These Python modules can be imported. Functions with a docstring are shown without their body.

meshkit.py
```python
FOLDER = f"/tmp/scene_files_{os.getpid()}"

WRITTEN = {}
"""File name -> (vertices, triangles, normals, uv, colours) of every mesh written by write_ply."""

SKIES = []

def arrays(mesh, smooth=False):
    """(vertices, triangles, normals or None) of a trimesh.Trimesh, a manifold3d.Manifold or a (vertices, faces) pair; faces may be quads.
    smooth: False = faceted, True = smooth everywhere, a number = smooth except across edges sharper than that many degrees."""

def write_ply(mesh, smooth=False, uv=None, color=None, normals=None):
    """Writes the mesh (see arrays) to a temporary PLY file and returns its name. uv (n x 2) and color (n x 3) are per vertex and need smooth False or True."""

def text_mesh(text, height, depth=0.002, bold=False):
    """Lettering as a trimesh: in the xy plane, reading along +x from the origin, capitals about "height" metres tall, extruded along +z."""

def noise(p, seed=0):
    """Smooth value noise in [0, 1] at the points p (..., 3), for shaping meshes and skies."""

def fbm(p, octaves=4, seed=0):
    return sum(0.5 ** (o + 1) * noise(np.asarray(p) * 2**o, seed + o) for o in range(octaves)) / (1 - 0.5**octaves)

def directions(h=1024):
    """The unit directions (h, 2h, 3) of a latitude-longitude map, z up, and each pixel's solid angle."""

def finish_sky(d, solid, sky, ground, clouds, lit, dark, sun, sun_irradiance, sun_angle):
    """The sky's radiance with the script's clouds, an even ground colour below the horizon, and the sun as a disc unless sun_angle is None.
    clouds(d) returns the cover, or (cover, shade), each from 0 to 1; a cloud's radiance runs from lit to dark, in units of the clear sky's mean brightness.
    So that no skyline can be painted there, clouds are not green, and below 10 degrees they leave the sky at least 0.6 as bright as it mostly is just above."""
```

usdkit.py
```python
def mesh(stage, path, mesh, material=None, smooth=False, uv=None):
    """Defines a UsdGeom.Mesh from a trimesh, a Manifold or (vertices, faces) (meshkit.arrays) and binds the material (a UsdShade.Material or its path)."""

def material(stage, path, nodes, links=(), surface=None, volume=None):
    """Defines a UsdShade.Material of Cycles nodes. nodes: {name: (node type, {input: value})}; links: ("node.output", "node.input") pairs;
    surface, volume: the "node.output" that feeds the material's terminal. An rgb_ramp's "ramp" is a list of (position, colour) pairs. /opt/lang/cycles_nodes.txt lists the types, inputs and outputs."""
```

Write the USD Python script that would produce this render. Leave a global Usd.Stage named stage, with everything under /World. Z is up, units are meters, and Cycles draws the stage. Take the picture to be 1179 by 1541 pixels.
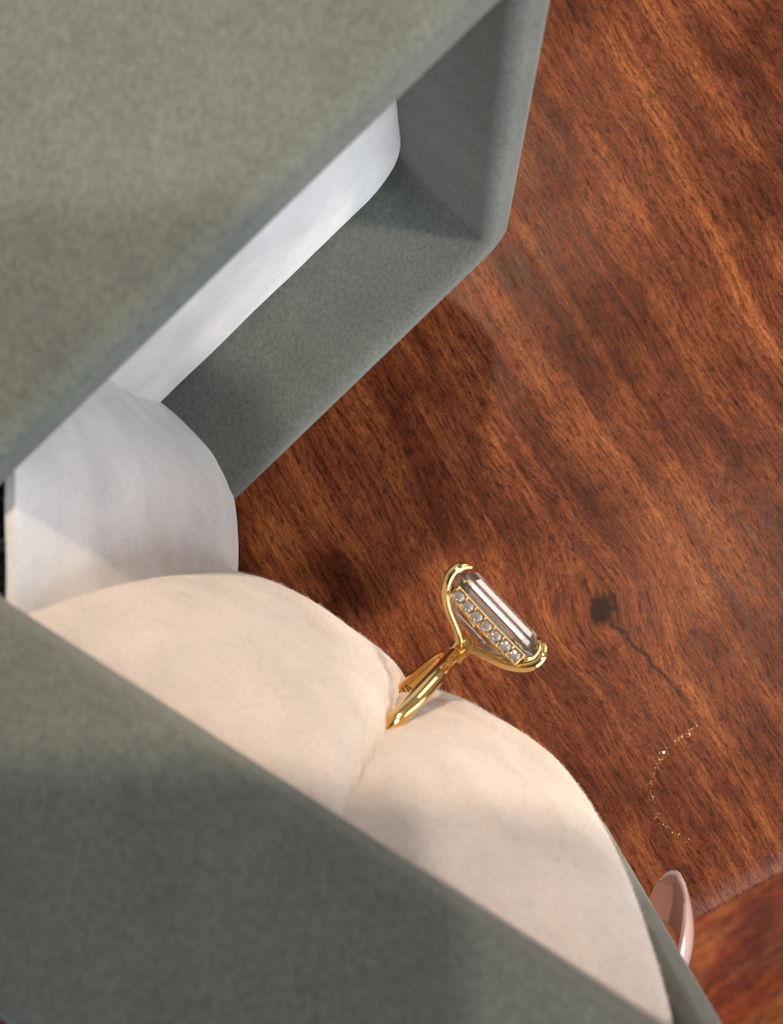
import math
import numpy as np
import trimesh
import manifold3d as m3
import meshkit
import usdkit
from pxr import Gf, Sdf, Usd, UsdGeom, UsdLux, UsdShade, Vt

stage = Usd.Stage.CreateInMemory()
UsdGeom.SetStageUpAxis(stage, UsdGeom.Tokens.z)
UsdGeom.SetStageMetersPerUnit(stage, 1.0)
UsdGeom.Xform.Define(stage, '/World')
rng = np.random.default_rng(7)

# ------------------------------------------------------------------ camera
# Looking down at the table.  Lengths below are millimetres until they are baked to metres.
PW, PH, F = 1179.0, 1541.0, 1316.0
NADIR = (672.0, 830.0)                 # where straight-down points land in the photograph
D_TABLE = 131.0                        # camera height above the table
ZC = D_TABLE / 1000
down = np.array([(NADIR[0] - PW / 2) / F, -(NADIR[1] - PH / 2) / F, -1.0])
zc_ = -down / np.linalg.norm(down)
xc_ = np.array([1.0, 0, 0]) - zc_[0] * zc_
xc_ /= np.linalg.norm(xc_)
yc_ = np.cross(zc_, xc_)
R = np.array([xc_, yc_, zc_])          # camera -> world
M = np.eye(4)
M[:3, :3] = R.T                        # rows: images of the camera axes (USD row vectors)
M[3, :3] = (0, 0, ZC)
cam = UsdGeom.Camera.Define(stage, '/World/camera')
cam.AddTransformOp().Set(Gf.Matrix4d(*M.ravel().tolist()))
cam.CreateHorizontalApertureAttr(36.0)
cam.CreateVerticalApertureAttr(36.0 * 1024 / 784)
FL = 36.0 * F / PW
cam.CreateFocalLengthAttr(FL)
cam.CreateClippingRangeAttr(Gf.Vec2f(0.004, 50))
cam.CreateFocusDistanceAttr(0.100)
cam.CreateFStopAttr(FL / 0.88)
cam.CreateExposureAttr(0.0)

# ------------------------------------------------------------------ light: two lamps above, a cool window, an added soft light, dim room
def look_from(direction, dist, target=(0, 0, 0.05)):
    d = np.array(direction, float)
    d /= np.linalg.norm(d)
    up = np.array([0, 1.0, 0]) if abs(d[2]) > 0.9 else np.array([0, 0, 1.0])
    x = np.cross(up, d); x /= np.linalg.norm(x)
    y = np.cross(d, x)
    m = np.eye(4)
    m[0, :3], m[1, :3], m[2, :3] = x, y, d
    m[3, :3] = np.array(target) + d * dist
    return Gf.Matrix4d(*m.ravel().tolist())

def disk(name, direction, dist, radius, color, intensity):
    l = UsdLux.DiskLight.Define(stage, '/World/' + name)
    l.AddTransformOp().Set(look_from(direction, dist))
    l.CreateRadiusAttr(radius); l.CreateColorAttr(Gf.Vec3f(*color)); l.CreateIntensityAttr(intensity)

def rect(name, direction, dist, w, h, color, intensity):
    l = UsdLux.RectLight.Define(stage, '/World/' + name)
    l.AddTransformOp().Set(look_from(direction, dist))
    l.CreateWidthAttr(w); l.CreateHeightAttr(h); l.CreateColorAttr(Gf.Vec3f(*color)); l.CreateIntensityAttr(intensity)

disk('ceiling_lamp', (0.03, 0.42, 0.88), 0.65, 0.016, (1.0, 0.80, 0.58), 960)
disk('ceiling_lamp_001', (0.36, -0.04, 0.93), 1.2, 0.03, (1.0, 0.86, 0.70), 620)
rect('window_light_001', (0.62, 0.66, 0.42), 1.0, 0.42, 0.58, (1.0, 0.93, 0.87), 4.0)  # added soft light, gives the stone facets something bright to reflect
rect('window_light', (0.72, -0.62, 0.30), 0.9, 0.7, 0.8, (0.80, 0.90, 1.0), 4.7)
dome = UsdLux.DomeLight.Define(stage, '/World/room_light')
dm = usdkit.material(stage, '/World/Looks/room_light', {'b': ('background_shader', {'color': (1.0, 0.91, 0.82), 'strength': 0.29})}, surface='b.background')
UsdShade.MaterialBindingAPI.Apply(dome.GetPrim()).Bind(dm)

# ------------------------------------------------------------------ helpers
def pl(u, v, D):
    """Plan position (mm) of photograph pixel (u, v) at D mm below the camera."""
    r = R @ np.array([(u - PW / 2) / F, -(v - PH / 2) / F, -1.0])
    return r[:2] / -r[2] * D

def W(x, y, D):
    """mm plan + depth below camera -> metres."""
    x, y, D = np.broadcast_arrays(np.asarray(x, float), np.asarray(y, float), np.asarray(D, float))
    return np.stack([x / 1000, y / 1000, ZC - D / 1000], -1)

USED = {}
def number(parent, name):
    k = (parent, name); n = USED.get(k, 0); USED[k] = n + 1
    return f'{parent}/{name}' if n == 0 else f'{parent}/{name}_{n:03d}'

BASE = {}
def thing(name, label, cat, base=(0, 0, 0), group=None):
    p = number('/World', name)
    x = UsdGeom.Xform.Define(stage, p)
    x.AddTranslateOp().Set(Gf.Vec3d(*map(float, base)))
    BASE[p] = np.array(base, float)
    tag(x.GetPrim(), label, cat, group)
    return p

def tag(prim, label=None, cat=None, group=None, kind=None):
    for k, v in (('label', label), ('category', cat), ('group', group), ('kind', kind)):
        if v: prim.SetCustomDataByKey(k, v)

def part(parent, name, verts, faces, mat, smooth=40, label=None, closed=True):
    """verts in world metres; written relative to the thing's base."""
    v = np.asarray(verts, float); f = np.asarray(faces, int)
    if f.shape[1] == 4: f = np.vstack([f[:, [0, 1, 2]], f[:, [0, 2, 3]]])
    top = '/'.join(parent.split('/')[:3])
    t = trimesh.Trimesh(v - BASE.get(top, np.zeros(3)), f, process=False)
    if closed:
        t.merge_vertices(digits_vertex=9)
        if t.volume < 0: t.invert()
    p = number(parent, name)
    usdkit.mesh(stage, p, t, mat, smooth=smooth)
    if label: stage.GetPrimAtPath(p).SetCustomDataByKey('label', label)
    return p

def loft(rings, cap=True):
    """rings: list of (n,3) closed loops -> verts, faces"""
    n = len(rings[0]); v = np.vstack(rings); f = []
    i = np.arange(n); j = (i + 1) % n
    for k in range(len(rings) - 1):
        a, b = k * n, (k + 1) * n
        f.append(np.stack([a + i, a + j, b + j], 1)); f.append(np.stack([a + i, b + j, b + i], 1))
    if cap:
        for k, flip in ((0, True), (len(rings) - 1, False)):
            c = len(v); v = np.vstack([v, rings[k].mean(0)]); a = k * n
            f.append(np.stack([a + j, a + i, np.full(n, c)], 1) if flip else np.stack([a + i, a + j, np.full(n, c)], 1))
    return v, np.vstack(f)

def frames(path):
    path = np.asarray(path, float)
    t = np.gradient(path, axis=0)
    return t / np.linalg.norm(t, axis=1, keepdims=True)

def spline(pts, n):
    from scipy.interpolate import CubicSpline
    pts = np.asarray(pts, float)
    d = np.r_[0, np.cumsum(np.linalg.norm(np.diff(pts[:, :3], axis=0), axis=1))]
    return CubicSpline(d / d[-1], pts)(np.linspace(0, 1, n))

def tube(path, rad, up=(0, 0, 1.0), n=14, flat=1.0):
    """rad per point; flat scales along the 'up' side vector"""
    path = np.asarray(path, float); t = frames(path); rad = np.broadcast_to(rad, len(path))
    rings = []
    a = np.linspace(0, 2 * np.pi, n, endpoint=False)
    for p, d, r in zip(path, t, rad):
        u = np.array(up) - np.dot(up, d) * d; u /= np.linalg.norm(u); s = np.cross(d, u)
        rings.append(p + r * (np.cos(a)[:, None] * s + flat * np.sin(a)[:, None] * u))
    return loft(rings)

# ------------------------------------------------------------------ materials
def mat(name, nodes, links, surface='p.BSDF'):
    return usdkit.material(stage, '/World/Looks/' + name, nodes, links, surface=surface)

def fabric(name, c_lo, c_hi, scale, bump, sheen=0.25, sheen_tint=(1, 1, 1), speck=None, rough=0.9):
    nodes = {
        'g': ('geometry', {}),
        'm': ('mapping', {'scale': (1000, 720, 1000)}),
        'n1': ('noise_texture', {'scale': scale, 'detail': 5.0, 'roughness': 0.72}),
        'n2': ('noise_texture', {'scale': 0.16, 'detail': 3.0, 'roughness': 0.6}),
        'r1': ('rgb_ramp', {'ramp': [(0.3, c_lo), (0.7, c_hi)]}),
        'r2': ('rgb_ramp', {'ramp': [(0.3, (0.88, 0.88, 0.88)), (0.7, (1.06, 1.05, 1.04))]}),
        'mul': ('mix_color', {'blend_type': 'multiply', 'fac': 1.0, 'use_clamp': False}),
        'b': ('bump', {'strength': 0.6, 'distance': bump / 1000}),
        'p': ('principled_bsdf', {'roughness': rough, 'specular_ior_level': 0.2, 'sheen_weight': sheen, 'sheen_roughness': 0.45, 'sheen_tint': sheen_tint, 'diffuse_roughness': 0.6}),
    }
    links = [('g.position', 'm.vector'), ('m.vector', 'n1.vector'), ('m.vector', 'n2.vector'), ('n1.fac', 'r1.fac'), ('n2.fac', 'r2.fac'),
             ('r1.color', 'mul.a'), ('r2.color', 'mul.b'), ('n1.fac', 'b.height'), ('b.normal', 'p.normal')]
    last = 'mul.result'
    if speck:
        nodes['v'] = ('voronoi_texture', {'scale': 0.45, 'feature': 'f1'})
        nodes['vr'] = ('rgb_ramp', {'ramp': [(0.0, (1, 1, 1)), (0.055, (1, 1, 1)), (0.085, (0, 0, 0))]})
        nodes['vw'] = ('separate_color', {})
        nodes['vt'] = ('math', {'math_type': 'greater_than', 'value2': 0.975})
        nodes['vm'] = ('math', {'math_type': 'multiply'})
        nodes['vs'] = ('mix_color', {'blend_type': 'mix', 'b': speck})
        links += [('m.vector', 'v.vector'), ('v.distance', 'vr.fac'), ('v.color', 'vw.color'), ('vw.r', 'vt.value1'), ('vr.color', 'vm.value1'), ('vt.value', 'vm.value2'),
                  ('vm.value', 'vs.fac'), ('mul.result', 'vs.a')]
        last = 'vs.result'
    links.append((last, 'p.base_color'))
    return mat(name, nodes, links)

GREEN = fabric('sage_suede', (0.136, 0.151, 0.135), (0.250, 0.267, 0.237), 2.5, 0.10, 0.2, (0.92, 0.96, 1.0))
CREAM = fabric('cream_velvet', (0.69, 0.61, 0.565), (0.83, 0.755, 0.71), 3.0, 0.05, 0.3, (1, 0.96, 0.92), (0.33, 0.27, 0.22))
WHITE = fabric('white_velvet', (0.78, 0.765, 0.76), (0.90, 0.885, 0.88), 3.0, 0.05, 0.3, (0.95, 0.97, 1.0))
GOLD = mat('yellow_gold', {'p': ('principled_bsdf', {'base_color': (1.0, 0.67, 0.27), 'metallic': 1.0, 'roughness': 0.07})}, [])
ENGRAVE = mat('engraving', {'p': ('principled_bsdf', {'base_color': (0.03, 0.018, 0.008), 'metallic': 0.3, 'roughness': 0.6})}, [])
DIAMOND = mat('diamond', {'p': ('principled_bsdf', {'base_color': (0.98, 0.95, 0.95), 'roughness': 0.0, 'ior': 2.4, 'transmission_weight': 0.95})}, [])
MELEE = mat('small_diamonds', {'p': ('principled_bsdf', {'base_color': (0.96, 0.90, 0.87), 'roughness': 0.02, 'ior': 2.4, 'transmission_weight': 0.88})}, [])
NAIL = mat('nail_polish', {'p': ('principled_bsdf', {'base_color': (0.82, 0.52, 0.47), 'roughness': 0.12, 'coat_weight': 0.8, 'coat_roughness': 0.04, 'subsurface_weight': 0.35, 'subsurface_scale': 0.0015, 'subsurface_radius': (1, 0.45, 0.35)})}, [])
PHONE = mat('phone_back', {'p': ('principled_bsdf', {'base_color': (0.05, 0.05, 0.055), 'roughness': 0.35})}, [])
SCREEN = mat('phone_glass', {'p': ('principled_bsdf', {'base_color': (0.01, 0.01, 0.012), 'roughness': 0.08})}, [])
UNDER = mat('nail_underside', {'p': ('principled_bsdf', {'base_color': (0.62, 0.32, 0.25), 'roughness': 0.35, 'subsurface_weight': 0.3, 'subsurface_scale': 0.001, 'subsurface_radius': (1, 0.4, 0.3)})}, [])  # bare nail; its brown also holds shade and light passing through
SKIN = mat('skin', {'g': ('geometry', {}), 'n': ('noise_texture', {'scale': 900.0, 'detail': 3.0}), 'r': ('rgb_ramp', {'ramp': [(0.3, (0.50, 0.20, 0.13)), (0.7, (0.62, 0.30, 0.21))]}),
                    'p': ('principled_bsdf', {'roughness': 0.5, 'subsurface_weight': 0.4, 'subsurface_scale': 0.003, 'subsurface_radius': (1, 0.3, 0.15)})},
           [('g.position', 'n.vector'), ('n.fac', 'r.fac'), ('r.color', 'p.base_color')])

def wood(name, lo, mid, hi, angle, knots=(), scale=1.0, rough=0.34, crack=None, spec=0.10):
    """grain runs at 'angle' (degrees, plan); features in mm"""
    nd = {'g': ('geometry', {}), 'mm': ('mapping', {'scale': (1000, 1000, 1000)}),
          'warpn': ('noise_texture', {'scale': 0.022 / scale, 'detail': 1.5}),
          'warps': ('vector_math', {'math_type': 'subtract', 'vector2': (0.5, 0.5, 0.5)}),
          'warpk': ('vector_math', {'math_type': 'scale', 'scale': 9.0 * scale}),
          'warpa': ('vector_math', {'math_type': 'add'}),
          'rot': ('mapping', {'rotation': (0, 0, -math.radians(angle))}),
          's1': ('mapping', {'scale': (0.018 / scale, 0.27 / scale, 0.1)}),
          's2': ('mapping', {'scale': (0.50 / scale, 2.7 / scale, 0.1)}),
          's3': ('mapping', {'scale': (0.12 / scale, 1.3 / scale, 0.1)}),
          's4': ('mapping', {'scale': (2.0 / scale, 4.0 / scale, 0.1)}),
          'n1': ('noise_texture', {'scale': 1.0, 'detail': 5.0, 'roughness': 0.6, 'distortion': 0.15}),
          'n2': ('noise_texture', {'scale': 1.0, 'detail': 4.0, 'roughness': 0.68}),
          'n3': ('noise_texture', {'scale': 1.0, 'detail': 4.0, 'roughness': 0.6, 'distortion': 0.1}),
          'n4': ('noise_texture', {'scale': 1.0, 'detail': 3.0, 'roughness': 0.7}),
          'n5': ('noise_texture', {'scale': 0.045 / scale, 'detail': 3.0, 'roughness': 0.55}),
          'r1': ('rgb_ramp', {'ramp': [(0.30, lo), (0.48, mid), (0.68, hi)]}),
          'r2': ('rgb_ramp', {'ramp': [(0.38, (1.26, 1.26, 1.24)), (0.52, (0.93, 0.91, 0.89)), (0.64, (0.36, 0.28, 0.26))]}),
          'r3': ('rgb_ramp', {'ramp': [(0.32, (0.66, 0.60, 0.58)), (0.52, (1, 1, 1)), (0.70, (1.3, 1.3, 1.22))]}),
          'r4': ('rgb_ramp', {'ramp': [(0.32, (0.55, 0.52, 0.51)), (0.68, (1.42, 1.44, 1.45))]}),
          'r5': ('rgb_ramp', {'ramp': [(0.36, (0.52, 0.42, 0.41)), (0.58, (1.08, 1.08, 1.08))]}),
          'x2': ('mix_color', {'blend_type': 'multiply', 'fac': 1.0, 'use_clamp': False}),
          'x3': ('mix_color', {'blend_type': 'multiply', 'fac': 1.0, 'use_clamp': False}),
          'x4': ('mix_color', {'blend_type': 'multiply', 'fac': 0.9, 'use_clamp': False}),
          'x5': ('mix_color', {'blend_type': 'multiply', 'fac': 1.0, 'use_clamp': False}),
          'hs': ('math', {'math_type': 'subtract'}),
          'b': ('bump', {'strength': 0.25, 'distance': 0.00006 * scale}),
          'rr': ('map_range', {'from_min': 0.3, 'from_max': 0.7, 'to_min': rough - 0.08, 'to_max': rough + 0.12}),
          'p': ('principled_bsdf', {'specular_ior_level': spec})}
    ln = [('g.position', 'mm.vector'), ('mm.vector', 'warpn.vector'), ('warpn.color', 'warps.vector1'), ('warps.vector', 'warpk.vector1'), ('mm.vector', 'warpa.vector1'), ('warpk.vector', 'warpa.vector2'),
          ] + ([('warpa.vector', 'rot.vector')] if not knots else [('mm.vector', 'kq.vector1'), ('kq.vector', 'kl.vector1'), ('kl.value', 'kg.value'), ('kq.vector', 'ko.vector1'), ('kg.result', 'ko.scale'), ('warpa.vector', 'kp.vector1'), ('ko.vector', 'kp.vector2'), ('kp.vector', 'rot.vector')]) + [('rot.vector', f's{k}.vector') for k in (1, 2, 3, 4)] + [(f's{k}.vector', f'n{k}.vector') for k in (1, 2, 3, 4)] + [('mm.vector', 'n5.vector')]
    if knots:                                    # the grain bends round the knot
        nd['kq'] = ('vector_math', {'math_type': 'subtract', 'vector2': (knots[0][0], knots[0][1], 0)})
        nd['kl'] = ('vector_math', {'math_type': 'length'})
        nd['kg'] = ('map_range', {'range_type': 'smoothstep', 'from_min': 1.0, 'from_max': 15.0, 'to_min': 0.6, 'to_max': 0.0, 'clamp': True})
        nd['ko'] = ('vector_math', {'math_type': 'scale'})
        nd['kp'] = ('vector_math', {'math_type': 'subtract'})
    ln += [(f'n{k}.fac', f'r{k}.fac') for k in (1, 2, 3, 4, 5)]
    ln += [('r1.color', 'x2.a'), ('r2.color', 'x2.b'), ('x2.result', 'x3.a'), ('r3.color', 'x3.b'), ('x3.result', 'x4.a'), ('r4.color', 'x4.b'), ('x4.result', 'x5.a'), ('r5.color', 'x5.b'),
           ('n4.fac', 'hs.value1'), ('n2.fac', 'hs.value2'), ('hs.value', 'b.height'), ('b.normal', 'p.normal'), ('n3.fac', 'rr.value'), ('rr.result', 'p.roughness')]
    last = 'x5.result'
    for i, (kx, ky, kr, col) in enumerate(knots):
        nd[f'kn{i}'] = ('noise_texture', {'scale': 0.5, 'detail': 3.0})
        nd[f'ks{i}'] = ('vector_math', {'math_type': 'multiply_add', 'vector2': (3.2, 3.2, 0), 'vector3': (-1.6, -1.6, 0)})
        nd[f'ka{i}'] = ('vector_math', {'math_type': 'add'})
        nd[f'kf{i}'] = ('vector_math', {'math_type': 'multiply', 'vector2': (1, 1, 0)})
        nd[f'kd{i}'] = ('vector_math', {'math_type': 'distance', 'vector2': (kx, ky, 0)})
        nd[f'km{i}'] = ('map_range', {'from_min': kr * 0.7, 'from_max': kr * 1.3, 'to_min': 0.95, 'to_max': 0.0, 'clamp': True})
        nd[f'kx{i}'] = ('mix_color', {'blend_type': 'mix', 'b': col})
        ln += [('mm.vector', f'kn{i}.vector'), (f'kn{i}.color', f'ks{i}.vector1'), (f'ks{i}.vector', f'ka{i}.vector1'), ('mm.vector', f'ka{i}.vector2'), (f'ka{i}.vector', f'kf{i}.vector1'), (f'kf{i}.vector', f'kd{i}.vector1'),
               (f'kd{i}.value', f'km{i}.value'), (f'km{i}.result', f'kx{i}.fac'), (last, f'kx{i}.a')]
        last = f'kx{i}.result'
    if crack:                                    # a dark hairline that leaves the knot: start, angle, length, half width
        (cx, cy), ca, cl, cw = crack
        nd['cm'] = ('mapping', {'mapping_type': 'texture', 'location': (cx, cy, 0), 'rotation': (0, 0, math.radians(ca))})
        nd['cn'] = ('noise_texture', {'scale': 0.35, 'detail': 4.0})
        nd['cx'] = ('separate_xyz', {})
        nd['cnw'] = ('math', {'math_type': 'multiply_add', 'value2': 2.0, 'value3': -1.0})
        nd['cya'] = ('math', {'math_type': 'add'}); nd['cab'] = ('math', {'math_type': 'absolute'})
        nd['cw'] = ('map_range', {'from_min': cw * 0.2, 'from_max': cw * 2.2, 'to_min': 0.8, 'to_max': 0.0, 'clamp': True})
        nd['c0'] = ('map_range', {'from_min': -0.5, 'from_max': 0.5, 'to_min': 0, 'to_max': 1, 'clamp': True})
        nd['c1'] = ('map_range', {'from_min': cl * 0.4, 'from_max': cl, 'to_min': 1, 'to_max': 0, 'clamp': True})
        nd['cf'] = ('math', {'math_type': 'multiply'}); nd['cg'] = ('math', {'math_type': 'multiply'})
        nd['cc'] = ('mix_color', {'blend_type': 'mix', 'b': (0.012, 0.006, 0.005)})
        ln += [('mm.vector', 'cm.vector'), ('cm.vector', 'cx.vector'), ('mm.vector', 'cn.vector'), ('cn.fac', 'cnw.value1'), ('cx.y', 'cya.value1'), ('cnw.value', 'cya.value2'), ('cya.value', 'cab.value1'),
               ('cab.value', 'cw.value'), ('cx.x', 'c0.value'), ('cx.x', 'c1.value'), ('cw.result', 'cf.value1'), ('c0.result', 'cf.value2'), ('cf.value', 'cg.value1'), ('c1.result', 'cg.value2'),
               ('cg.value', 'cc.fac'), (last, 'cc.a')]
        last = 'cc.result'
    ln.append((last, 'p.base_color'))
    return mat(name, nd, ln)

k1 = pl(905, 918, D_TABLE)
k2 = pl(1062, 1085, D_TABLE)
ca = math.degrees(math.atan2(k2[1] - k1[1], k2[0] - k1[0]))
TABLE = wood('mahogany', (0.108, 0.031, 0.014), (0.165, 0.047, 0.020), (0.285, 0.094, 0.031), -60,
             knots=[(k1[0], k1[1], 2.2, (0.022, 0.008, 0.007))], crack=((k1[0] + 1.5, k1[1] - 1.5), ca, 22, 0.22))
FLOORM = wood('floor_wood', (0.16, 0.022, 0.007), (0.36, 0.07, 0.018), (0.48, 0.17, 0.048), 35, scale=7.0, rough=0.4)

# ------------------------------------------------------------------ setting: floor
FZ = -0.74
fl = trimesh.creation.box((6, 6, 0.04)); fl.apply_translation((0, 0, FZ - 0.02))
p = number('/World', 'floor')
usdkit.mesh(stage, p, fl, FLOORM)
tag(stage.GetPrimAtPath(p), 'reddish brown wooden floor far below the table edge', 'floor', kind='structure')

# ------------------------------------------------------------------ table: one board, its edge crosses the lower right corner
e0, e1 = pl(1030, 1408, D_TABLE), pl(1179, 1326, D_TABLE)
ed = (e1 - e0) / np.linalg.norm(e1 - e0)
en = np.array([ed[1], -ed[0]])                # outward, away from the table
if en[1] > 0: en = -en
tb = thing('table', 'reddish brown mahogany table top with rounded edge under the ring box', 'table', (0, 0, 0))
prof = [(-900, 0)]
rr = 2.6
prof += [(-5.5 + 5.5 * math.sin(a), -rr + rr * math.cos(a)) for a in np.linspace(0, math.pi / 2, 12)]
prof += [(-1.5 + 1.5 * math.cos(a), -24 + 1.5 - 1.5 - 1.5 * math.sin(a)) for a in np.linspace(0, math.pi / 2, 5)] + [(-900, -25.5)]
prof = np.array(prof)
rings = []
for t in np.linspace(-900, 900, 61):
    b = e0[None] + ed[None] * t + en[None] * prof[:, :1]
    rings.append(np.column_stack([b / 1000, prof[:, 1] / 1000]))
v, f = loft(rings)
part(tb, 'tabletop', v, f, TABLE, smooth=50)

# ------------------------------------------------------------------ ring box
V = np.array([-34.0, 0.0])
DN, BW = 52.5, 59.0                           # near face depth, width of the box
def unit(a): return np.array([math.cos(math.radians(a)), math.sin(math.radians(a))])
SB = unit(-31.5); NB = np.array([-SB[1], SB[0]])
SL = unit(43.7); HL = np.array([SL[1], -SL[0]])
LB, LL = 62.9, 58.4

def base_w(s, w, h):
    s, w, h = np.broadcast_arrays(np.asarray(s, float), w, h)
    return W(V[0] + s * SB[0] + h * NB[0], V[1] + s * SB[1] + h * NB[1], DN + w)
def lid_w(s, w, h):
    s, w, h = np.broadcast_arrays(np.asarray(s, float), w, h)
    return W(V[0] + s * SL[0] + h * HL[0], V[1] + s * SL[1] + h * HL[1], DN + w)

def rrect(x0, x1, y0, y1, r, n=10, m=10):
    """closed rounded rectangle, n points a corner, m along each side"""
    pts = []
    r = max(r, 0.05)
    cs = [(x1 - r, y1 - r, 0), (x0 + r, y1 - r, 90), (x0 + r, y0 + r, 180), (x1 - r, y0 + r, 270)]
    for k, (cx, cy, a0) in enumerate(cs):
        a = np.radians(np.linspace(a0, a0 + 90, n))
        arc = np.column_stack([cx + r * np.cos(a), cy + r * np.sin(a)])
        pts.append(arc)
        nx = cs[(k + 1) % 4]; b0 = np.radians(nx[2])
        q = np.array([nx[0] + r * np.cos(b0), nx[1] + r * np.sin(b0)])
        pts.append(arc[-1] + (q - arc[-1]) * (np.arange(1, m) / m)[:, None])
    return np.vstack(pts)

def shell(to_world, L, depth, t=4.4, rc=4.6, ri=2.4):
    prof = []
    rb = 2.2
    for o in (12, 6): prof.append((o, -depth, rc))
    for a in np.linspace(90, 0, 7): prof.append((rb - rb * math.cos(math.radians(a)), -depth + rb - rb * math.sin(math.radians(a)), rc))
    for h in np.linspace(-depth + rb + 2, -3, 6): prof.append((0, h, rc))
    ro = 1.3
    for a in np.linspace(0, 90, 8): prof.append((ro - ro * math.cos(math.radians(a)), -ro + ro * math.sin(math.radians(a)), rc))
    for o in (1.8, 2.7): prof.append((o, 0.0, rc))
    r2 = t - 3.0
    for a in np.linspace(90, 0, 8): prof.append((t - r2 + r2 * math.cos(math.radians(a)), -r2 + r2 * math.sin(math.radians(a)), ri + (t - (t - r2 + r2 * math.cos(math.radians(a))))))
    for h in np.linspace(-3, -depth + 3.5, 5): prof.append((t + 0.02 * abs(h), h, ri))
    prof.append((t + 1.5, -depth + 2.4, ri)); prof.append((t + 8, -depth + 2.4, ri))
    rings = []
    for o, h, rcc in prof:
        rc_ = rcc - o if rcc == rc and o < rcc else rcc
        q = rrect(o, L - o, o, BW - o, max(rc_, 0.4) if o < t else max(ri, 0.4))
        rings.append(to_world(q[:, 0], q[:, 1], np.full(len(q), h)))
    return loft(rings)

BX = thing('ring_box', 'open sage green suede ring box with cream and white velvet inside', 'ring box', W(V[0], V[1], DN + BW))
v, f = shell(base_w, LB, 21.4)
part(BX, 'base', v, f, GREEN, smooth=60, label='darker lower half of the box holding the cream cushions')
v, f = shell(lid_w, LL, 27.0)
part(BX, 'lid', v, f, GREEN, smooth=60, label='upper half of the box, opened, with white lining')

def pad(to_world, s0, s1, w0, w1, h_top, h_bot, r, dome=1.0, edge=2.0, wob=0.25, seed=1):
    """a soft slab: rounded rectangle in plan, rounded edges, domed top"""
    rings = []
    for h, o in [(h_bot, 0.6), (h_bot + 0.6, 0)] + [(h_top - edge + edge * math.sin(a), edge - edge * math.cos(a)) for a in np.linspace(0, math.pi / 2, 8)]:
        q = rrect(s0 + o, s1 - o, w0 + o, w1 - o, max(r - o, 1.5), 12, 16)
        rings.append((q, np.full(len(q), h)))
    q0 = rings[-1][0]; c = q0.mean(0)
    for k in np.linspace(0.94, 0.06, 14):
        q = c + (q0 - c) * k
        rings.append((q, np.full(len(q), h_top + dome * (1 - k ** 2.5))))
    out = []
    for q, h in rings:
        n = meshkit.fbm(np.column_stack([q * 0.13, h * 0.1]), 3, seed) - 0.5
        cc = q - c; ln = np.linalg.norm(cc, axis=1, keepdims=True) + 1e-6
        q2 = q + cc / ln * (n * wob * 2)[:, None] * np.clip(ln / 10, 0, 1)
        out.append(to_world(q2[:, 0], q2[:, 1], h + n * wob))
    return loft(out)

v, f = pad(lid_w, 5.0, 54.5, 4.9, BW - 4.9, -14.0, -24.0, 7.5, dome=0.8)
part(BX, 'lid_pad', v, f, WHITE, smooth=70)

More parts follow.
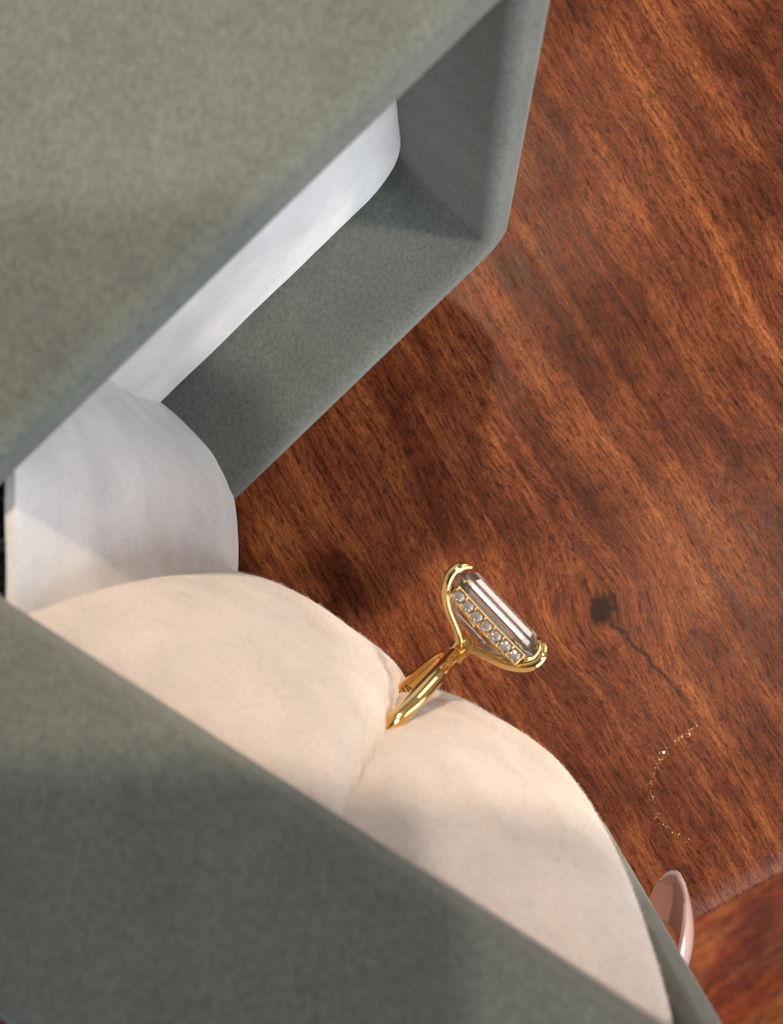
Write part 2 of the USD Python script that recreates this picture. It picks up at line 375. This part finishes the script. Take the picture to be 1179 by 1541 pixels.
# the two rolls of the cushion, pressed against each other so that the ring is held between them
def roll(s0, s1, pl_, pr, crest, hb, side, seed, near_p=3.0):
    ns, nw = 110, 130
    w0, w1 = 4.2, BW - 3.6
    uu = np.sin(np.linspace(-1, 1, ns) * math.pi / 2); ww = np.sin(np.linspace(-1, 1, nw) * math.pi / 2)
    S, Q = np.meshgrid(uu, ww, indexing='ij')
    p_ = np.where(S < 0, pl_, pr)
    fs = np.clip(1 - np.abs(S) ** p_, 0, 1) ** (1 / p_)
    pw = np.where(Q < 0, near_p, 3.0)
    fw = np.clip(1 - np.abs(Q) ** pw, 0, 1) ** (1 / pw)
    s = (s0 + s1) / 2 + S * (s1 - s0) / 2
    w = (w0 + w1) / 2 + Q * (w1 - w0) / 2
    h = hb + (crest - hb) * fs * fw
    n = meshkit.fbm(np.stack([s * 0.10, w * 0.07, h * 0], -1), 3, seed) - 0.5
    h = h + n * 1.0 * fs * fw
    lip = np.exp(-((s - (s1 if side > 0 else s0)) / 4.0) ** 2)          # small gathers where the cloth turns into the slit
    wr = np.sin(w * 1.25 + 3 * meshkit.noise(np.stack([w * 0.3, s * 0.2, s * 0], -1), seed + 5)) * meshkit.noise(np.stack([w * 0.12, s * 0.05, s * 0 + 3], -1), seed + 9)
    h = h + wr * lip * 0.5 * fw
    s = s + wr * lip * 0.25
    if side > 0: s = s + (0.75 * Q - 0.1) * np.exp(-((s - s1) / 5.0) ** 2)
    top = base_w(s, w, h).reshape(-1, 3)
    i, j = np.meshgrid(np.arange(ns - 1), np.arange(nw - 1), indexing='ij')
    a = (i * nw + j).ravel(); fc = np.vstack([np.stack([a, a + nw, a + nw + 1], 1), np.stack([a, a + nw + 1, a + 1], 1)])
    # underside: the rim goes straight down into the base
    rim = np.r_[np.arange(nw), np.arange(1, ns) * nw + nw - 1, (ns - 1) * nw + np.arange(nw - 2, -1, -1), np.arange(ns - 2, 0, -1) * nw]
    low = base_w(s.ravel()[rim], w.ravel()[rim], np.full(len(rim), -18.0))
    k = len(top); m = len(rim); ii = np.arange(m); jj = (ii + 1) % m
    fc = np.vstack([fc, np.stack([rim[ii], rim[jj], k + jj], 1), np.stack([rim[ii], k + jj, k + ii], 1), np.stack([k + ii, k + jj, np.full(m, k + m)], 1)])
    return np.vstack([top, low, low.mean(0)]), fc

FUZZ = []
v, f = roll(6.2, 33.2, 2.2, 3.6, 5.6, -2.0, 1, 3, 2.1)
q_ = part(BX, 'cushion_roll', v, f, CREAM, smooth=80, label='hinge-side roll of the cream cushion')
FUZZ.append((q_, v, f, CREAM, 30000, 0.36, 1))
v, f = roll(30.8, 58.1, 2.4, 2.3, 5.6, -2.0, -1, 11, 2.0)
q_ = part(BX, 'cushion_roll', v, f, CREAM, smooth=80, label='front roll of the cream cushion')
FUZZ.append((q_, v, f, CREAM, 30000, 0.36, 2))

# velvet strip bridging the hinge
def bent(pts, n, soft):
    from scipy.ndimage import gaussian_filter1d
    pts = np.asarray(pts, float); d = np.r_[0, np.cumsum(np.linalg.norm(np.diff(pts, axis=0), axis=1))]
    t = np.linspace(0, d[-1], n)
    return np.column_stack([gaussian_filter1d(np.interp(t, d, pts[:, k]), soft, mode='nearest') for k in (0, 1)])
near = bent([(-38.5, 20.5), (-31.4, 11.6), (-29.1, 6.4), (-28.7, -5), (-29.6, -11)], 60, 2.6)
far = bent([(-38, 20.5), (-28.7, 12.0), (-26.2, 6.8), (-26.1, -3), (-27.3, -10)], 60, 3.2)
def sheet(off):
    g = []
    for w in np.linspace(0, 1, 60):
        c = near * (1 - w) + far * w
        t = frames(c); nrm = np.column_stack([-t[:, 1], t[:, 0]])
        bul = 0.3 * math.sin(math.pi * w)
        n = (meshkit.fbm(np.column_stack([c * 0.09, np.full(len(c), w * 4)]), 3, 21) - 0.5) * 1.3
        fold = -0.12 * np.exp(-((c[:, 1] - (14.5 - 4.0 * w)) / 1.2) ** 2)
        c = c + nrm * (off + bul + n + fold)[:, None] if np.ndim(n) else c
        g.append(W(c[:, 0], c[:, 1], DN + 5.0 + w * (BW - 8.4)))
    return np.array(g)
A, B = sheet(0.0), sheet(-0.7)
rings = [np.vstack([A[k], B[k][::-1]]) for k in range(len(A))]
v, f = loft(rings)
q_ = part(BX, 'hinge_lining', v, f, WHITE, smooth=70, label='white velvet strip folded over the hinge')
FUZZ.append((q_, v, f, WHITE, 9000, 0.5, 3))

def fuzz(parent, v, f, n, length, mat_, seed, keep=None):
    g = np.random.default_rng(seed)
    v = np.asarray(v); tri = v[f]
    nr = np.cross(tri[:, 1] - tri[:, 0], tri[:, 2] - tri[:, 0]); ar = np.linalg.norm(nr, axis=1) + 1e-15
    ok = ar > 1e-13
    if keep is not None: ok &= keep(tri.mean(1))
    idx = g.choice(len(f), n, p=ar * ok / (ar * ok).sum())
    b = g.dirichlet((1, 1, 1), n); p0 = (tri[idx] * b[:, :, None]).sum(1)
    nn = nr[idx] / ar[idx, None]
    c = tri.reshape(-1, 3).mean(0)
    sgn = 1.0 if trimesh.Trimesh(v, f, process=False).volume > 0 else -1.0
    nn = nn * sgn
    t = g.normal(0, 1, (n, 3)); L = length * g.uniform(0.35, 1.0, n)[:, None] / 1000
    d = nn + 0.55 * t; d /= np.linalg.norm(d, axis=1, keepdims=True)
    e = d + 0.5 * g.normal(0, 1, (n, 3))
    pts = np.stack([p0 - nn * 2e-5, p0 + d * L * 0.5, p0 + d * L * 0.5 + e * L * 0.35], 1) - BASE['/'.join(parent.split('/')[:3])]
    q = number(parent, 'fuzz')
    bc = UsdGeom.BasisCurves.Define(stage, q)
    bc.CreateTypeAttr('linear')
    bc.CreatePointsAttr(Vt.Vec3fArray.FromNumpy(pts.reshape(-1, 3).astype(np.float32)))
    bc.CreateCurveVertexCountsAttr(Vt.IntArray.FromNumpy(np.full(n, 3, np.int32)))
    bc.CreateWidthsAttr(Vt.FloatArray.FromNumpy(np.tile(np.array([2.2e-5, 1.6e-5, 0.7e-5], np.float32), n))); bc.SetWidthsInterpolation('vertex')
    UsdShade.MaterialBindingAPI.Apply(bc.GetPrim()).Bind(mat_)
    bc.GetPrim().SetCustomDataByKey('kind', 'stuff')
for pth_, v_, f_, m_, n_, l_, sd in FUZZ: fuzz(pth_, v_, f_, n_, l_, m_, sd)

# ------------------------------------------------------------------ ring
RA = unit(-46.5); RR = np.array([-RA[1], RA[0]])          # a = finger axis, r = away from the finger
hb = pl(693, 973, 84.0)
RC = hb - RR * 9.7
def ring_w(a, r, z):
    """ring-local mm (a along the finger axis, r radial towards the stone, z towards the camera) -> metres"""
    a, r, z = np.broadcast_arrays(np.asarray(a, float), r, z)
    return W(RC[0] + a * RA[0] + r * RR[0], RC[1] + a * RA[1] + r * RR[1], 84.0 - z)
RG = thing('diamond_ring', 'yellow gold ring with a large step cut diamond, standing in the cream cushion slit', 'ring', W(RC[0] - 9 * RR[0], RC[1] - 9 * RR[1], 84))
ris, ros = 8.15, 9.65
rings = []
NT = 160
for th in np.linspace(0, 2 * math.pi, NT, endpoint=False):
    up = max(0.0, math.sin(th))
    wd = 1.6 - 0.3 * up ** 6
    tk = 1.3 + 0.25 * up ** 4
    pts = []
    for q in np.linspace(-1, 1, 15):                    # domed outside with a soft ridge
        e = (1 - abs(q) ** 2.0) ** (1 / 2.0) if abs(q) < 1 else 0
        pts.append((q * wd / 2, ris + 0.35 + (tk - 0.35) * e))
    for q in np.linspace(0.9, -0.9, 9): pts.append((q * wd / 2, ris + 0.06 * q * q))
    pts = np.array(pts)
    rings.append(ring_w(pts[:, 0], pts[:, 1] * math.sin(th), pts[:, 1] * math.cos(th)))
v, f = loft(rings + [rings[0]], cap=False)
band = part(RG, 'band', v, f, GOLD, smooth=50)

# collar below the stone, split into two feet that straddle the band
def ellipse_loft(rows, n=24):
    rr_ = []
    a = np.linspace(0, 2 * math.pi, n, endpoint=False)
    for r, ha, hz in rows: rr_.append(ring_w(ha * np.cos(a), np.full(n, r), hz * np.sin(a)))
    return loft(rr_)
v, f = ellipse_loft([(8.6, 0.5, 1.0), (9.0, 0.85, 1.8), (9.5, 0.85, 1.25), (10.0, 0.72, 0.75), (10.4, 0.85, 0.75), (10.7, 0.7, 0.6)])
part(RG, 'collar', v, f, GOLD, smooth=40)
for sz in (-1, 1):
    pth = spline([(0.62, 8.9, sz * 3.1), (0.66, 9.7, sz * 2.0), (0.62, 10.3, sz * 0.9), (0.3, 10.6, sz * 0.3)], 16)
    v, f = tube(ring_w(pth[:, 0], pth[:, 1], pth[:, 2]), np.linspace(0.25, 0.42, 16) / 1000)
    part(RG, 'shoulder', v, f, GOLD, smooth=60)

R0 = 10.25                                               # where the prongs spring from
def prong(sa, sz):
    pth = spline([(sa * 0.25, R0 - 0.3, sz * 0.22), (sa * 1.5, R0 + 0.42, sz * 0.75), (sa * 3.5, R0 + 1.25, sz * 1.6), (sa * 5.0, R0 + 2.45, sz * 2.3), (sa * 5.62, R0 + 3.75, sz * 2.55), (sa * 5.45, R0 + 4.75, sz * 2.45), (sa * 4.85, R0 + 5.4, sz * 2.15)], 44)
    rad = np.interp(np.linspace(0, 1, 44), [0, 0.12, 0.4, 0.7, 0.9, 1], [0.52, 0.40, 0.41, 0.50, 0.45, 0.24])
    return tube(ring_w(pth[:, 0], pth[:, 1], pth[:, 2]), rad / 1000, up=(0, 0, 1.0), n=16, flat=1.25)
for sa in (-1, 1):
    for sz in (-1, 1):
        v, f = prong(sa, sz)
        part(RG, 'prong', v, f, GOLD, smooth=60)

# step cut stone: octagonal tiers
def octo(ha, hz, cut):
    return np.array([(ha, -hz + cut), (ha, hz - cut), (ha - cut, hz), (-ha + cut, hz), (-ha, hz - cut), (-ha, -hz + cut), (-ha + cut, -hz), (ha - cut, -hz)])
G = R0 + 4.05                                            # girdle height
tiers = [(G - 3.0, 2.0, 0.10, 0.06), (G - 2.35, 3.1, 0.95, 0.35), (G - 1.4, 4.2, 2.08, 0.75), (G - 0.12, 5.05, 3.05, 1.15), (G + 0.14, 5.05, 3.05, 1.15), (G + 0.52, 4.86, 2.82, 1.07), (G + 0.80, 4.58, 2.51, 0.96), (G + 1.24, 4.26, 2.2, 0.85), (G + 1.48, 3.86, 1.8, 0.7)]
rings = []
for r, ha, hz, cut in tiers:
    o = octo(ha, hz, cut); rings.append(ring_w(o[:, 0], np.full(8, r), o[:, 1]))
v, f = loft(rings)
part(RG, 'center_stone', v, f, DIAMOND, smooth=False, label='large clear rectangular step cut diamond')

# hidden halo: a gold rail under the girdle on each side, set with small brilliants
def brilliant(c, nrm, ux, r):
    """round brilliant of radius r (mm) at c, table along nrm (ring-local vectors)"""
    uy = np.cross(nrm, ux); n = 12; a = np.linspace(0, 2 * np.pi, n, endpoint=False)
    rows = [(-0.75, 0.04, 0), (-0.06, 1.0, 0), (0.06, 1.0, 0), (0.24, 0.80, math.pi / n), (0.36, 0.54, 0)]
    rr_ = []
    for h, k, ph in rows:
        q = c + nrm * h * r + r * k * (np.cos(a + ph)[:, None] * ux + np.sin(a + ph)[:, None] * uy)
        rr_.append(ring_w(q[:, 0], q[:, 1], q[:, 2]))
    return loft(rr_)
RAILR = R0 + 2.75
for sz in (-1, 1):
    aa = np.linspace(-4.4, 4.4, 30)
    dip = -0.12 * (1 - (aa / 4.4) ** 2)
    pth = np.column_stack([aa, RAILR + dip, np.full(30, sz * 2.95)])
    vv, ff, nv = [], [], 0
    def add(pp, r):
        global_v, gf = tube(ring_w(pp[:, 0], pp[:, 1], pp[:, 2]), r / 1000, up=(0, 0, 1.0) if abs(pp[-1, 0] - pp[0, 0]) > 1 else (0.7, 0.7, 0), n=10)
        return global_v, gf
    for off in (-0.60, 0.60):
        a_, b_ = add(pth + np.array([0, off, 0]), 0.10); vv.append(a_); ff.append(b_ + nv); nv += len(a_)
    for k in range(8):
        a0 = -3.66 + 1.22 * (k - 0.5)
        pp = np.column_stack([np.full(6, a0), np.linspace(-0.6, 0.6, 6) + RAILR - 0.12 * (1 - (a0 / 4.4) ** 2), np.full(6, sz * 2.95)])
        a_, b_ = add(pp, 0.12); vv.append(a_); ff.append(b_ + nv); nv += len(a_)
    rail = part(RG, 'rail', np.vstack(vv), np.vstack(ff), GOLD, smooth=50)
    nrm = np.array([0, -0.25, sz * 1.0]); nrm /= np.linalg.norm(nrm)
    for k in range(7):
        a0 = -3.66 + 1.22 * k
        c = np.array([a0, RAILR - 0.12 * (1 - (a0 / 4.4) ** 2), sz * 2.95]) + nrm * 0.14
        v, f = brilliant(c, nrm, np.array([1.0, 0, 0]), 0.52)
        part(rail, 'small_diamond', v, f, MELEE, smooth=False)
    for k in range(8):
        for sr in (-1, 1):
            a0 = -3.66 + 1.22 * (k - 0.5)
            b = trimesh.creation.icosphere(2, 0.12)
            q = b.vertices + np.array([a0, RAILR + sr * 0.40 - 0.1, sz * 2.95]) + nrm * 0.20
            part(rail, 'bead', ring_w(q[:, 0], q[:, 1], q[:, 2]), b.faces, GOLD, smooth=True)
for sa in (-1, 1):
    zz = np.linspace(-2.5, 2.5, 12)
    v, f = tube(ring_w(np.full(12, sa * 4.75), np.full(12, RAILR - 0.1), zz), 0.34 / 1000, up=(1.0, 0, 0), n=10)
    part(RG, 'rail', v, f, GOLD, smooth=50)

# letters engraved inside the band, on the arm away from the camera
tm = meshkit.text_mesh('AU750', 0.8, 0.05)
q = tm.vertices.copy()
th = math.radians(161) + q[:, 0] / ris            # reads along the arm, down into the slit
aoff = 0.5 - q[:, 1]
rad = ris - 0.03 + 0.0 * q[:, 2] + q[:, 2]
part(band, 'engraving', ring_w(aoff, rad * np.sin(th) , rad * np.cos(th)), tm.faces, ENGRAVE, smooth=False, closed=False)

# ------------------------------------------------------------------ hand: only the end of one finger with its long nail shows beside the box
def hull_chain(pts):
    out = m3.Manifold()
    sph = []
    for x, y, D, r in pts:
        s = m3.Manifold.sphere(r, 24).translate((x, y, -D)); sph.append(s)
    for a, b in zip(sph[:-1], sph[1:]): out = out + m3.Manifold.batch_hull([a, b])
    return out
body = hull_chain([(20.6, -42.6, 95, 4.4), (18.4, -52, 95.3, 5.8), (20, -68, 96, 6.8), (22, -92, 98, 7.6), (14, -132, 101, 9.5)])
body += hull_chain([(4, -79, 112, 5.5), (12, -84, 113, 6.5), (24, -96, 114, 7.2), (24, -112, 116, 7.8), (13, -136, 118, 9.5)])
body += hull_chain([(2, -88, 128, 5.3), (11, -94, 129, 6.2), (22, -104, 131, 7.0), (22, -120, 133, 7.5), (12, -140, 135, 9.2)])
body += hull_chain([(4, -98, 143, 4.8), (11, -104, 144, 5.5), (19, -113, 146, 6.2), (19, -126, 148, 6.8), (11, -144, 151, 8.5)])
body += hull_chain([(-8, -82, 92, 6.0), (-10, -96, 93, 7.4), (-8, -116, 100, 8.6), (2, -148, 108, 11.5), (6, -185, 122, 15)])
body += m3.Manifold.batch_hull([m3.Manifold.sphere(r, 24).translate((x, y, -D)) for x, y, D, r in [(14, -132, 101, 9.5), (13, -136, 118, 9.5), (12, -140, 135, 9.2), (11, -144, 151, 8.5), (5, -200, 112, 13), (4, -202, 140, 12)]])
body += hull_chain([(5, -200, 126, 19), (2, -225, 128, 20), (-6, -300, 134, 26)])
body = body.refine_to_length(2.2)
mm_ = body.to_mesh()
tmesh = trimesh.Trimesh(mm_.vert_properties[:, :3], mm_.tri_verts, process=True)
trimesh.smoothing.filter_taubin(tmesh, lamb=0.5, nu=0.52, iterations=14)
q = tmesh.vertices
HD = thing('hand', 'hand below the box, fingertip with long glossy pale pink nail at its lower right edge', 'hand', W(5, -200, 150))
part(HD, 'skin', W(q[:, 0], q[:, 1], -q[:, 2]), tmesh.faces, SKIN, smooth=True)
# nail: a strongly curved almond shell
phi = math.radians(10)
dv = np.array([math.cos(phi), 0, math.sin(phi)]); wv = np.array([math.sin(phi), 0, -math.cos(phi)])   # (x, y, D)
def nail_surface(Rn, shrink):
    rows = []
    for t in np.linspace(0, 1, 40):
        y = -53 + (53 - 33.9) * t - shrink * (0.3 if t > 0.9 else 0)
        wdt = math.radians(72) * (1.0 if t < 0.45 else max(0.0, 1 - ((t - 0.45) / 0.55) ** 2.4) ** 0.55)
        wdt = max(wdt, math.radians(5))
        cx = 21.1 + 0.4 * math.sin(math.pi * t) - 1.5 * max(0, t - 0.45) ** 2 / 0.3 - 3.8 * (0.95 - max(t, 0.3)) ** 2 / 0.42
        al = np.linspace(-1, 1, 25) * wdt
        c = np.array([cx, y, 95.2])
        rows.append(c + Rn * (np.cos(al)[:, None] * dv + np.sin(al)[:, None] * wv))
    return np.array(rows)
O, I = nail_surface(5.05, 0), nail_surface(4.78, 1)
rings = [W(*np.vstack([O[k], I[k][::-1]]).T) for k in range(len(O))]
v, f = loft(rings)
nl = part(HD, 'fingernail', v, f, NAIL, smooth=50)
O2, I2 = nail_surface(4.74, 1.2), nail_surface(4.62, 1.6)
v, f = loft([W(*np.vstack([O2[k], I2[k][::-1]]).T) for k in range(len(O2))])
part(nl, 'underside', v, f, UNDER, smooth=50, label='bare underside of the nail, shade and passing light mixed into its brown')

# ------------------------------------------------------------------ the phone that takes the picture: parallel to the picture, its lens at its top corner, shading the box
def cam_w(x, y, z):                            # camera space mm (x right, y up, z behind) -> metres
    return np.stack([x, y, z], -1) @ R.T / 1000 + np.array([0, 0, ZC])
PHN = thing('phone', 'dark phone held over the box, its straight shadow edges crossing the green sides', 'phone', (-0.022, -0.055, ZC + 0.003))
def slab(x0, x1, y0, y1, r, z0, z1, e):
    rings = []
    for z, o in [(z0, e + 6), (z0, e), (z0 + e * 0.3, e * 0.3), (z0 + e, 0), (z1 - e, 0), (z1 - e * 0.3, e * 0.3), (z1, e), (z1, e + 6)]:
        q = rrect(x0 + o, x1 - o, y0 + o, y1 - o, r - min(o, r - 1))
        rings.append(cam_w(q[:, 0], q[:, 1], np.full(len(q), z)))
    return loft(rings)
PTOP, PRIGHT = 18.0, 22.5
v, f = slab(PRIGHT - 72, PRIGHT, PTOP - 147, PTOP, 11, 3.0, 10.8, 1.2)
part(PHN, 'body', v, f, PHONE, smooth=50)
v, f = slab(PRIGHT - 69.5, PRIGHT - 2.5, PTOP - 144.5, PTOP - 2.5, 9, 10.9, 11.3, 0.15)
part(PHN, 'screen', v, f, SCREEN, smooth=50)

# ------------------------------------------------------------------ light the ring throws on the table, built as tiny gold flecks
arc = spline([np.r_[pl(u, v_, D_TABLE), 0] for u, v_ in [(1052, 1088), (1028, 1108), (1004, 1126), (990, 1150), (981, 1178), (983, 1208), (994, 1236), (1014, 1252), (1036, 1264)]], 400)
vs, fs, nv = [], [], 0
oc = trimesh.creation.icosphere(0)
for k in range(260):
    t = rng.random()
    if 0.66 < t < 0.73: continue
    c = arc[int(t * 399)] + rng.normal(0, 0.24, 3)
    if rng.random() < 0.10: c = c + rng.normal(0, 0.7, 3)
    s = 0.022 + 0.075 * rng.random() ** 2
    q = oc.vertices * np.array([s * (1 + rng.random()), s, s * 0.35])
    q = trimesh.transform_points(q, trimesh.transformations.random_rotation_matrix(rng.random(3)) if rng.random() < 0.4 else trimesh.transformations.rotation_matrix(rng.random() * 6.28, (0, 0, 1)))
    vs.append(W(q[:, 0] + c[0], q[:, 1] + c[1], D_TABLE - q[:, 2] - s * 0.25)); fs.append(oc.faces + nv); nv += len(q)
p = number('/World', 'ring_light_flecks')
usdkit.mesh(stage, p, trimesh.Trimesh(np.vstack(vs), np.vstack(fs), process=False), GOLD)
tag(stage.GetPrimAtPath(p), 'thin arc of light reflected by the ring onto the dark wood, shaped as tiny gold flecks', 'flecks', kind='stuff')
